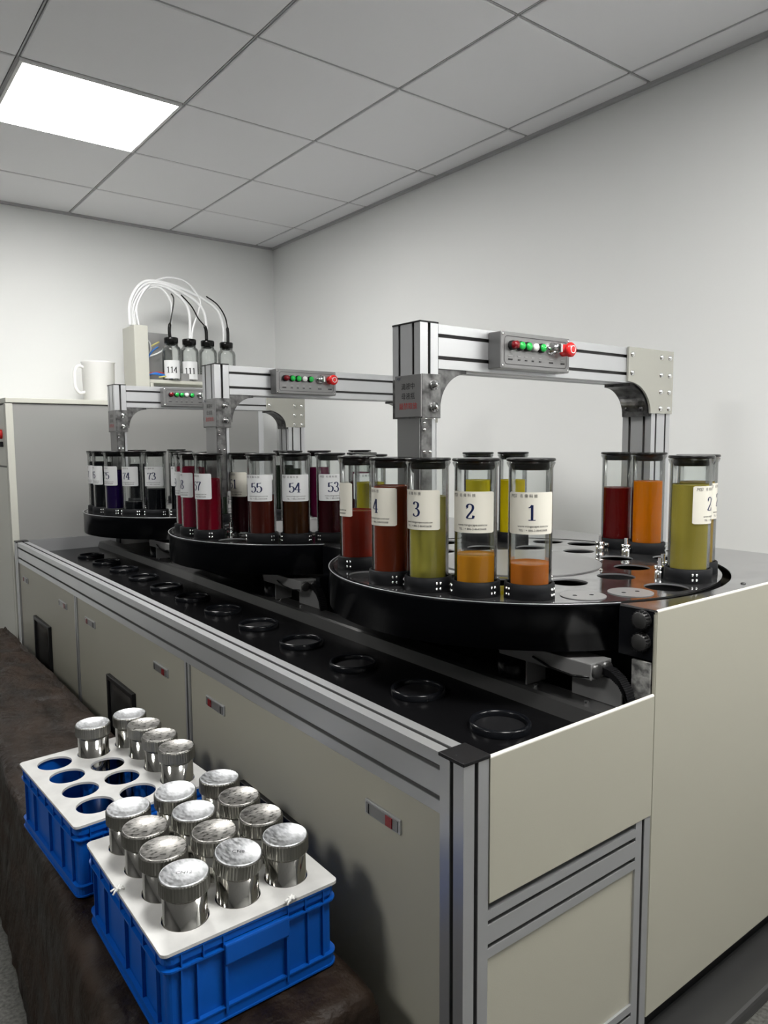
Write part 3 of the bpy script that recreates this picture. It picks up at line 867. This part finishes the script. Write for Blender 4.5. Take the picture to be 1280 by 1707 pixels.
tube(1, 'out', 0, 1.100, 'brown', (0.045, 0.016, 0.006), 0, 'dark brown dye tube labelled 54', '54', True, grp=G2)
tube(1, 'out', 1, 1.080, 'maroon', (0.075, 0.012, 0.008), 0, 'maroon dye tube labelled 55', '55', True, grp=G2)
tube(1, 'out', 3, 1.130, 'crimson', (0.17, 0.004, 0.014), 0, 'crimson dye tube labelled 57', '57', True, grp=G2)
tube(1, 'out', 4, 1.165, 'raspberry', (0.19, 0.010, 0.030), 0, 'crimson dye tube just left of tube 57, label ending in 8', '58', True, grp=G2)
tube(1, 'out', 5, 1.165, 'raspberry', (0.19, 0.010, 0.030), 0, 'leftmost crimson tube of the middle turntable, label ending in 9', '59', True, grp=G2)
tube(1, 'out', 23, 1.120, 'oxblood', (0.035, 0.004, 0.007), 0, 'oxblood dye tube right of tube 54, label partly hidden', '53', True, grp=G2)
tube(1, 'out', 22, 1.120, 'oxblood', (0.035, 0.004, 0.007), 0, 'dark dye tube hidden behind the brick red tube left of tube 4', '52', True, grp=G2)
tube(1, 'out', 7, 1.140, 'bottle_green', (0.006, 0.012, 0.006), 0, 'dark tube on the left far rim behind tube 57', None, grp=G2)
tube(1, 'out', 8, 1.140, 'bottle_green', (0.006, 0.012, 0.006), 0, 'dark tube right behind the nozzle column of the middle gantry', None, grp=G2)
tube(1, 'out', 11, 1.150, 'bottle_green', (0.006, 0.012, 0.006), 0, 'near-black dye tube seen in the gap between tubes 55 and 54', None, grp=G2)
tube(1, 'out', 14, 1.120, 'magenta', (0.10, 0.004, 0.035), 0, 'far tube whose black lid shows above the brick red tube', None, grp=G2)
tube(1, 'in', 0, 1.100, 'mulberry', (0.030, 0.003, 0.006), 0, 'dark red tube on the inner ring labelled 61 beside the nozzle column', '61', False, grp=G2, ang_=190)
tube(1, 'in', 5, 1.140, 'bottle_green', (0.006, 0.012, 0.006), 0, 'near-black inner ring tube showing through the top of tube 54', None, grp=G2, ang_=70)
tube(1, 'in', 6, 1.145, 'magenta', (0.10, 0.004, 0.035), 0, 'magenta dye tube seen between tubes 54 and 53', None, grp=G2, ang_=46)

tube(2, 'out', 0, 1.050, 'black', (0.004, 0.005, 0.007), 0, 'black dye tube labelled 73', '73', True, grp=G3)
tube(2, 'out', 1, 0.992, 'black', (0.004, 0.005, 0.007), 0, 'nearly empty tube labelled 74 with black dye at its foot', '74', True, grp=G3)
tube(2, 'out', 2, 1.130, 'indigo', (0.010, 0.003, 0.045), 0, 'deep indigo dye tube with a label ending in 5', '75', True, grp=G3)
tube(2, 'out', 3, 1.165, 'black', (0.004, 0.005, 0.007), 0, 'black dye tube with a label ending in 6 at the left end', '76', True, grp=G3)
tube(2, 'out', 4, 1.165, 'black', (0.004, 0.005, 0.007), 0, 'leftmost black dye tube, only its edge past the one labelled 6', '77', True, grp=G3)
tube(2, 'out', 23, 1.090, 'black', (0.004, 0.005, 0.007), 0, 'black dye tube partly hidden between tube 73 and the crimson tubes', '96', True, grp=G3)
for k, d in ((8, 'behind tube 74'), (10, 'behind tube 58'), (12, 'behind tube 57')):
    tube(2, 'out', k, 1.14, 'black', (0.004, 0.005, 0.007), 0, 'black dye tube on the far rim of the far turntable ' + d, None, grp=G3)

# ================================================================== BENCH UNDER A CLOTH
def bench():
    ny, pr = 130, []
    # cross section in (s): from left floor up, over the top, down the right side
    mb = MB(); vs = []; fs = []
    NS = 56
    y0, y1 = 0.905, 4.0
    rows = []
    for j in range(-14, ny + 1):
        tcap = 0
        if j < 0:
            z_f = 0.348 * (1 - (-j) / 14.0)      # front face rows, going down
            y = y0 + .004 * math.sin(j)
        else: y = y0 + .004 + (y1 - y0) * (j / ny) ** 1.0
        row = []
        xl = 0.285 + 0.055 * max(0, y - 1.0)
        xr = 0.675
        for i in range(NS + 1):
            u = i / NS
            if u < .3:
                q = u / .3; x = xl - .045 * (1 - q) ** 1.2; z = .348 * q
                nx = -1
            elif u < .75:
                q = (u - .3) / .45; x = xl + (xr - xl) * q; z = .348; nx = 0
            else:
                q = (u - .75) / .25; x = xr + .012 * q; z = .348 * (1 - q); nx = 1
            # round the long edges
            if abs(u - .3) < .03: x += .008 * (1 - abs(u - .3) / .03); z -= .008 * (1 - abs(u - .3) / .03)
            if abs(u - .75) < .03: x -= .006 * (1 - abs(u - .75) / .03); z -= .006 * (1 - abs(u - .75) / .03)
            yy = y
            if j < 0:
                z = min(z, z_f); yy = y0 - .012 * (-j / 14) + .010 * noise.noise(Vector((x * 14, z * 5, 3)))
            p = Vector((x * 3.0, yy * 7 + x * 3, z * 2))
            w1 = noise.noise(p) ; w2 = noise.noise(p * 3.1)
            if nx == 0:
                amp = .020 * min(1, max(0, (y - 1.86) / .15))
                # long creases across the top
                z += amp * (w1 * .8 + w2 * .35 - .6) 
                cr = abs(math.sin((yy * 5.2 + x * 2.5 + w1 * 1.6)))
                if y > 1.9: z -= .012 * max(0, 1 - cr * 5)
            elif j >= 0:
                x += nx * (.010 * noise.noise(Vector((yy * 9 + z * 3, z * 1.5, 5))) + .006 * noise.noise(Vector((yy * 25, z * 3, 9)))) * (1 - abs(z - .0) / .36 * .5)
            row.append((x, yy, max(z, .0015)))
        rows.append(row)
    k = NS + 1
    for r_ in rows: vs += r_
    for j in range(len(rows) - 1):
        for i in range(NS):
            a = j * k + i
            fs.append((a, a + 1, a + k + 1, a + k))
    mb.add(vs, fs, M['cloth'], True)
    return mb.build('covered_bench')
o = bench(); tag(o, 'low bench draped in creased dark brown cloth in front of the machine', 'bench')

# ================================================================== CRATES
def crate(loc, rz, label, tie):
    t = empty('storage_crate', loc, rz)        # local origin: near-left top corner of the plate, bench height
    tag(t, label, 'crate', 'blue crates on the bench')
    X, Y, Hh = .31, .39, .143
    mb = MB(); B = M['blue']
    e = .008; tk = .004
    def rr(d, r):
        p = []; r = max(r, .002)
        for cx, cy, a in ((X - d - r, Y - d - r, 0), (d + r, Y - d - r, PI / 2), (d + r, d + r, PI), (X - d - r, d + r, 1.5 * PI)):
            for i in range(6): p.append((cx + r * math.cos(a + PI / 2 * i / 5), cy + r * math.sin(a + PI / 2 * i / 5)))
        return p
    mb.plate(rr(e, .012), [rr(e + tk, .009)], .005, Hh, B)
    mb.plate(rr(e, .012), [], .0, .005, B)
    body = mb.build('body', t)
    mb = MB()
    mb.plate(rr(.0005, .019), [rr(e - .0004, .0125)], .141, .1438, B)      # top lip
    mb.plate(rr(.0030, .017), [rr(e - .0004, .0125)], .128, .141, B)
    mb.plate(rr(.0, .019), [rr(e - .0004, .0125)], .1165, .1195, B)
    for i in range(7):
        y = .03 + (Y - .06) * i / 6
        mb.box(.0007, e, y - .001, y + .001, .1195, .141, B); mb.box(X - e, X - .0007, y - .001, y + .001, .1195, .141, B)
    for x in (.03, .065, .098, .212, .245, .28):
        mb.box(x - .001, x + .001, .0007, e, .1195, .141, B)
    mb.build('rim', t)
    mb = MB()
    mb.plate(rr(.0, .019), [rr(e - .0004, .0125)], .0, .003, B)
    mb.plate(rr(.0025, .017), [rr(e - .0004, .0125)], .003, .020, B)
    mb.plate(rr(.0, .019), [rr(e - .0004, .0125)], .020, .0225, B)
    mb.build('foot_flange', t)
    mb = MB()
    for y in (.035, .10, .18, .29, .355):
        for q in ((.002, e), (X - e, X - .002)):
            mb = MB(); mb.box(q[0], q[1], y - .0012, y + .0012, .022, .120, B); mb.build('rib', t)
    for x in (.03, .055, .25, .28):
        for q in ((.002, e), (Y - e, Y - .002)):
            mb = MB(); mb.box(x - .0012, x + .0012, q[0], q[1], .022, .120, B); mb.build('rib', t)
    mb = MB()
    mb.box(.098, .212, -.004, e, .092, .126, B, b=.003)
    mb.box(.098, .103, -.001, e, .01, .094, B, b=.001); mb.box(.207, .212, -.001, e, .01, .094, B, b=.001)
    mb.build('handle', t)
    # drilled white plate
    outer = []
    r = .010
    for cx, cy, a in ((X - r, Y - r, 0), (r, Y - r, PI / 2), (r, r, PI), (X - r, r, 1.5 * PI)):
        for i in range(6): outer.append((cx + r * math.cos(a + PI / 2 * i / 5), cy + r * math.sin(a + PI / 2 * i / 5)))
    holes = [circle(.064 + .0910 * i, .068 + .0885 * j, .0375, 40) for i in range(3) for j in range(4)]
    mb = MB(); mb.plate(outer, holes, .1445, .1495, M['whiteplate']); pl = mb.build('drilled_plate', t)
    for x, y in tie:
        mb = MB()
        rnd = random.Random(3)
        for i in range(9):
            a = rnd.uniform(0, 2 * PI); l = rnd.uniform(.006, .013)
            p = Vector((x, y, .152)); d = Vector((math.cos(a) * l, math.sin(a) * l * .6, rnd.uniform(-.004, .006)))
            mb.tube([p, p + d * .5 + Vector((0, 0, .003)), p + d], .0018, M['strap'], 6)
        mb.build('cable_tie', t)
    return t
crate((.347, .995, .352), 0, 'near blue plastic crate filled with twelve capped steel cups', [(.215, -.002), (-.001, .20)])
rz1 = math.atan2(.0615, .998)
crate((.345, 1.453, .352), rz1, 'blue plastic crate farther back with seven empty holes in its plate', [])

# ================================================================== STEEL CUPS
def cup_proto():
    t = empty('steel_cup')
    mb = MB()
    mb.lathe([(0, 0), (.032, 0), (.035, .003), (.035, .197), (.033, .197), (.033, .01), (0, .01)], (0, 0, 0), 56, M['cup'])
    mb.build('cup_body', t)
    c = None
    mb = MB(); n = 96; vs = []
    zs = [(.0, -.0015), (.0015, 0), (.0235, 0), (.0255, -.0012)]
    for dz, dr in zs:
        for i in range(n):
            r = .0395 + dr + (.0007 if i % 2 else 0); a = 2 * PI * i / n
            vs.append((r * math.cos(a), r * math.sin(a), .1915 + dz))
    fs = [(j * n + i, j * n + (i + 1) % n, (j + 1) * n + (i + 1) % n, (j + 1) * n + i) for j in range(3) for i in range(n)]
    mb.add(vs, fs, M['cap_side'])
    mb.lathe([(.0346, .1915), (.0384, .1915)], (0, 0, 0), n, M['cap_side'])
    c = mb.build('cap', t)
    mb = MB(); mb.lathe([(.0386, .2165), (.0378, .2187), (.0365, .2187), (.0350, .2177), (0, .2177)], (0, 0, 0), 64, M['cap_top2']); mb.build('cap_top', c)
    return t
proto = cup_proto()
ct_bright = [o for c in proto.children for o in c.children][0].data
ct_dark = ct_bright.copy(); ct_dark.materials[0] = M['cap_top']
cups = []
rows_lab = ['front', 'second', 'third', 'back']; cols_lab = ['left', 'middle', 'right']
dark = {(0, 1), (0, 2), (1, 1), (2, 1 + 1), (2, 2), (2, 1)}
spec = [(i, j) for j in range(4) for i in range(3)]
lbl2 = {(0, 0): 'capped steel cup stamped CN12 at the near left corner of the front crate',
        (1, 0): 'tilted-cap steel cup stamped CN8 in the middle of the front row',
        (2, 0): 'capped steel cup at the near right corner of the front crate',
        (0, 1): 'capped steel cup with dull worn lid, left column, second row of the near crate',
        (1, 1): 'capped steel cup in the middle column, second row of the near crate',
        (2, 1): 'capped steel cup with dark worn lid, right column, second row of the near crate',
        (0, 2): 'capped steel cup with dark lid, left column, third row of the near crate',
        (1, 2): 'bright-lidded steel cup in the middle column, third row of the near crate',
        (2, 2): 'capped steel cup in the right column, third row of the near crate',
        (0, 3): 'bright-lidded steel cup at the far left corner of the near crate',
        (1, 3): 'bright-lidded steel cup in the middle of the near crate\'s back row',
        (2, 3): 'capped steel cup at the far right corner of the near crate'}
darkset = {(0, 1), (0, 2), (1, 1), (2, 2), (2, 1)}
first = True
def put_cup(x, y, lab, is_dark, tilt=(0, 0), text=None, rz=0.0, zoff=0):
    global first
    if first: c = proto; first = False
    else: c = copy_tree(proto)
    c.location = (x, y, .3575 + zoff); c.rotation_euler = (0, 0, rz)
    tag(c, lab, 'steel cup', 'capped steel cups in the blue crates')
    cap = [o for o in c.children if o.name.startswith('cap')][0]
    top = cap.children[0]
    if is_dark: top.data = ct_dark
    if tilt != (0, 0):
        cap.location = (0, 0, .19 - .19 * math.cos(tilt[0])); cap.rotation_euler = (tilt[0], tilt[1], 0)
        cap.location = (-.19 * math.sin(tilt[1]), .19 * math.sin(tilt[0]), .004)
    if text:
        v, f = text2d(text, .0105)
        m_ = MB(); a = math.radians(-38)
        m_.add([(p[0] * math.cos(a) - p[1] * math.sin(a), p[0] * math.sin(a) + p[1] * math.cos(a), .2064) for p in v], f, M['inkblack'])
        q = m_.build('engraving', cap)
    return c
cup_list = []
for (i, j) in spec:
    x, y = .347 + .064 + .0910 * i, .995 + .068 + .0885 * j
    til = (0, 0); tx = None
    if (i, j) == (1, 0): til = (.10, .06); tx = 'CN8'
    if (i, j) == (0, 0): tx = 'CN12'
    if (i, j) == (1, 3): til = (.04, -.03)
    if (i, j) == (2, 3): til = (-.03, .05)
    cup_list.append((x, y, lbl2[(i, j)], (i, j) in darkset, til, tx, random.uniform(-3, 3)))
def c1(i, j):
    lx, ly = .064 + .0910 * i, .068 + .0885 * j
    ca, sa = math.cos(rz1 * -1), math.sin(rz1 * -1)
    return (.345 + lx * math.cos(rz1) - ly * math.sin(rz1), 1.453 + lx * math.sin(rz1) + ly * math.cos(rz1))
for (i, j), l, dk in (((1, 3), 'capped steel cup standing alone in the back row of the rear crate', False),
                      ((2, 3), 'capped steel cup in the far right corner of the rear crate', False),
                      ((2, 2), 'capped steel cup with dark lid, right column, second from the back, rear crate', True),
                      ((2, 1), 'capped steel cup with grey lid, right column, second from the front, rear crate', True),
                      ((2, 0), 'capped steel cup at the near right corner of the rear crate', True)):
    x, y = c1(i, j)
    cup_list.append((x, y, l, dk, (0, 0), None, random.uniform(-3, 3)))
# plain copies first so that the prototype stays clean, engraved ones last
cup_list.sort(key=lambda q: (q[5] is not None))
cup_objs = [put_cup(*q[:5], None, 0.0) for q in cup_list]
for c, q in zip(cup_objs, cup_list):
    if q[5]:
        cap = [o for o in c.children if o.name.startswith('cap')][0]
        v, f = text2d(q[5], .0105); m_ = MB(); a = math.radians(-30)
        m_.add([(p[0] * math.cos(a) - p[1] * math.sin(a), p[0] * math.sin(a) + p[1] * math.cos(a), .2180) for p in v], f, M['inkblack'])
        m_.build('engraving', cap)

# ================================================================== ON TOP OF THE TALL CABINET
TZ = 1.480
# measuring jug
t = empty('measuring_jug', (1.265, 4.30, TZ)); tag(t, 'white plastic measuring jug on top of the tall cabinet', 'jug')
mb = MB(); mb.lathe([(0, .002), (.078, .002), (.082, .006), (.088, .218), (.093, .224), (.090, .226), (.084, .218), (.078, .01), (0, .008)], (0, 0, 0), 48, M['jug']); mb.build('body', t)
mb = MB(); mb.tube(smooth_path([(-.082, -.012, .19), (-.112, -.02, .197), (-.133, -.025, .172), (-.135, -.025, .12), (-.133, -.025, .08), (-.112, -.02, .05), (-.080, -.012, .055)], 8), .0085, M['jug'], 10); mb.build('handle', t)
# controller box
t = empty('valve_controller', (1.56, 4.24, TZ)); tag(t, 'beige upright controller box with open wiring panel and rack on the cabinet', 'controller box')
mb = MB(); mb.box(-.125, -.045, -.06, .14, 0.0, .435, M['ltgrey'], b=.004); mb.build('housing', t)
mb = MB(); mb.box(-.045, .14, .06, .066, .135, .415, M['satin']); mb.build('back_plate', t)
mb = MB(); mb.box(-.045, .62, -.05, .14, .115, .135, M['ltgrey'], b=.003); mb.box(.60, .62, -.05, .14, 0, .115, M['ltgrey']); mb.box(-.04, -.02, -.05, .14, 0, .115, M['ltgrey']); mb.build('shelf', t)
mb = MB(); mb.box(.11, .62, -.048, -.042, .135, .178, M['satin']); mb.build('front_plate', t)
for key, pts in (('wblue', [(-.04, -.02, .165), (0, -.035, .168), (.04, -.03, .160), (.08, -.02, .152)]), ('wblue', [(-.04, -.01, .155), (0, -.02, .175), (.05, -.03, .165), (.10, -.02, .15)]),
                 ('wred', [(-.04, .0, .17), (.02, -.01, .18), (.06, 0, .175), (.11, .01, .16)]), ('wyel', [(.02, -.03, .15), (.07, -.035, .16), (.12, -.03, .165), (.17, -.02, .16)]),
                 ('hose', [(-.04, .03, .37), (-.01, .03, .36), (.0, .03, .32), (-.01, .04, .28), (-.03, .04, .22)]), ('wblue', [(-.02, .03, .26), (.0, .02, .30), (.04, .02, .33)]), ('hose', [(-.02, .03, .27), (.03, .02, .29), (.09, .03, .325)]), ('wyel', [(.0, .03, .33), (.02, .02, .345), (.05, .03, .36)])):
    sp = [Vector(p) for p in pts]
    fine = []
    for i in range(len(sp) - 1):
        for q in range(6):
            u = q / 6; P0 = sp[max(i - 1, 0)]; P1 = sp[i]; P2 = sp[i + 1]; P3 = sp[min(i + 2, len(sp) - 1)]
            fine.append(.5 * ((2 * P1) + (P2 - P0) * u + (2 * P0 - 5 * P1 + 4 * P2 - P3) * u * u + (3 * P1 - P0 - 3 * P2 + P3) * u ** 3))
    fine.append(sp[-1])
    mb = MB(); mb.tube(fine, .0045, M[key], 8); mb.build('wire', t)

def bottle(x, y, num, label, s_=1.0):
    t = empty('reagent_bottle', (x, y, TZ + .1355)); tag(t, label, 'bottle', 'glass bottles in the rack on the cabinet')
    mb = MB(); mb.lathe([(0, 0), (.051, .0), (.0545, .004), (.0545, .178), (.050, .193), (.040, .202), (.039, .215), (.036, .215), (.036, .200), (.047, .190), (.0515, .176), (.0515, .005), (0, .004)], (0, 0, 0), 40, M['glass']); mb.build('glass', t)
    mb = MB(); mb.lathe([(0, .205), (.033, .205), (.0345, .216), (.040, .218), (.041, .245), (.038, .250), (0, .250)], (0, 0, 0), 32, M['rubber']); mb.build('stopper', t)
    if num:
        mb = MB(); R = .0549; vs = []; fs = []
        for i in range(17):
            a = -.9 + 1.8 * i / 16
            vs += [(R * math.cos(a), R * math.sin(a), .01), (R * math.cos(a), R * math.sin(a), .115)]
        for i in range(16): fs.append((2 * i, 2 * i + 2, 2 * i + 3, 2 * i + 1))
        mb.add(vs, fs, M['label_cool'], True); l = mb.build('label', t); l.rotation_euler.z = math.radians(-112)
        mb = MB(); v, f = wrap(digits2d(num, .036), R + .0005, .06); mb.add(v, f, M['inkblack']); mb.build('number', l)
    return t
BX = [(1.668, 4.23), (1.783, 4.24), (1.900, 4.24), (2.028, 4.25)]
bottle(*BX[0], '114', 'glass bottle labelled 114 with black stopper, leftmost in the rack')
bottle(*BX[1], '111', 'glass bottle with a label starting 11, second from the left in the rack')
bottle(*BX[2], None, 'unlabelled glass bottle, third from the left in the rack')
bottle(*BX[3], None, 'glass bottle at the right end of the rack, farthest from the controller box')
# white hoses, arcing from the controller to the stoppers
bz = TZ + .435; tz = TZ + .1355 + .25
HZ = [
 ('to the leftmost bottle', [(1.475, 4.27, bz), (1.475, 4.27, 2.00), (1.53, 4.265, 2.12), (1.62, 4.255, 2.150), (1.68, 4.24, 2.07), (1.672, 4.23, 1.96), (1.665, 4.23, tz)], .0065),
 ('to the second bottle', [(1.460, 4.26, bz), (1.46, 4.26, 2.02), (1.52, 4.26, 2.13), (1.61, 4.255, 2.163), (1.71, 4.25, 2.13), (1.785, 4.24, 2.04), (1.79, 4.24, tz)], .009),
 ('to the third bottle', [(1.445, 4.25, bz), (1.45, 4.25, 2.04), (1.52, 4.25, 2.150), (1.62, 4.25, 2.172), (1.77, 4.245, 2.13), (1.88, 4.24, 2.04), (1.90, 4.24, tz)], .009),
 ('to the last bottle', [(1.435, 4.24, bz), (1.44, 4.24, 2.05), (1.51, 4.245, 2.16), (1.62, 4.25, 2.182), (1.80, 4.25, 2.145), (1.96, 4.25, 2.07), (2.01, 4.25, 1.97), (2.01, 4.25, tz)], .009),
 ('rising highest and looping to the second bottle', [(1.49, 4.25, bz), (1.48, 4.25, 2.03), (1.55, 4.25, 2.15), (1.66, 4.255, 2.212), (1.78, 4.25, 2.20), (1.86, 4.245, 2.11), (1.85, 4.24, 2.04), (1.81, 4.235, 1.94), (1.80, 4.235, tz)], .006)]
for l, p, r in HZ:
    p = [Vector(a) + Vector((0, .0, .003 if i == 0 else 0)) for i, a in enumerate(p)]
    p[-1].z = tz + .001
    mb = MB(); mb.tube(smooth_path(p), r, M['hose'], 10)
    o = mb.build('white_hose'); tag(o, 'white hose arching from the controller box ' + l, 'hose', 'hoses over the bottle rack')
for l, p in (('above the leftmost bottle', [(1.655, 4.215, tz), (1.655, 4.215, tz + .06), (1.68, 4.22, 2.03), (1.69, 4.225, 2.09), (1.68, 4.235, 2.12)]),
             ('above the second and third bottles', [(1.885, 4.22, tz), (1.88, 4.22, 1.94), (1.84, 4.225, 1.99), (1.80, 4.23, 2.06), (1.74, 4.235, 2.12)]),
             ('above the last bottle', [(2.035, 4.24, tz), (2.035, 4.24, 1.94), (2.02, 4.24, 2.02), (1.97, 4.24, 2.09), (1.90, 4.24, 2.13)])):
    pp = smooth_path(p, 8)
    rr = [(.010 if i < 10 else .004) for i in range(len(pp))]
    mb = MB(); mb.tube(pp, rr, M['rubber'], 8); o = mb.build('black_lead'); tag(o, 'black sensor lead ' + l, 'cable', 'black leads over the bottle rack')
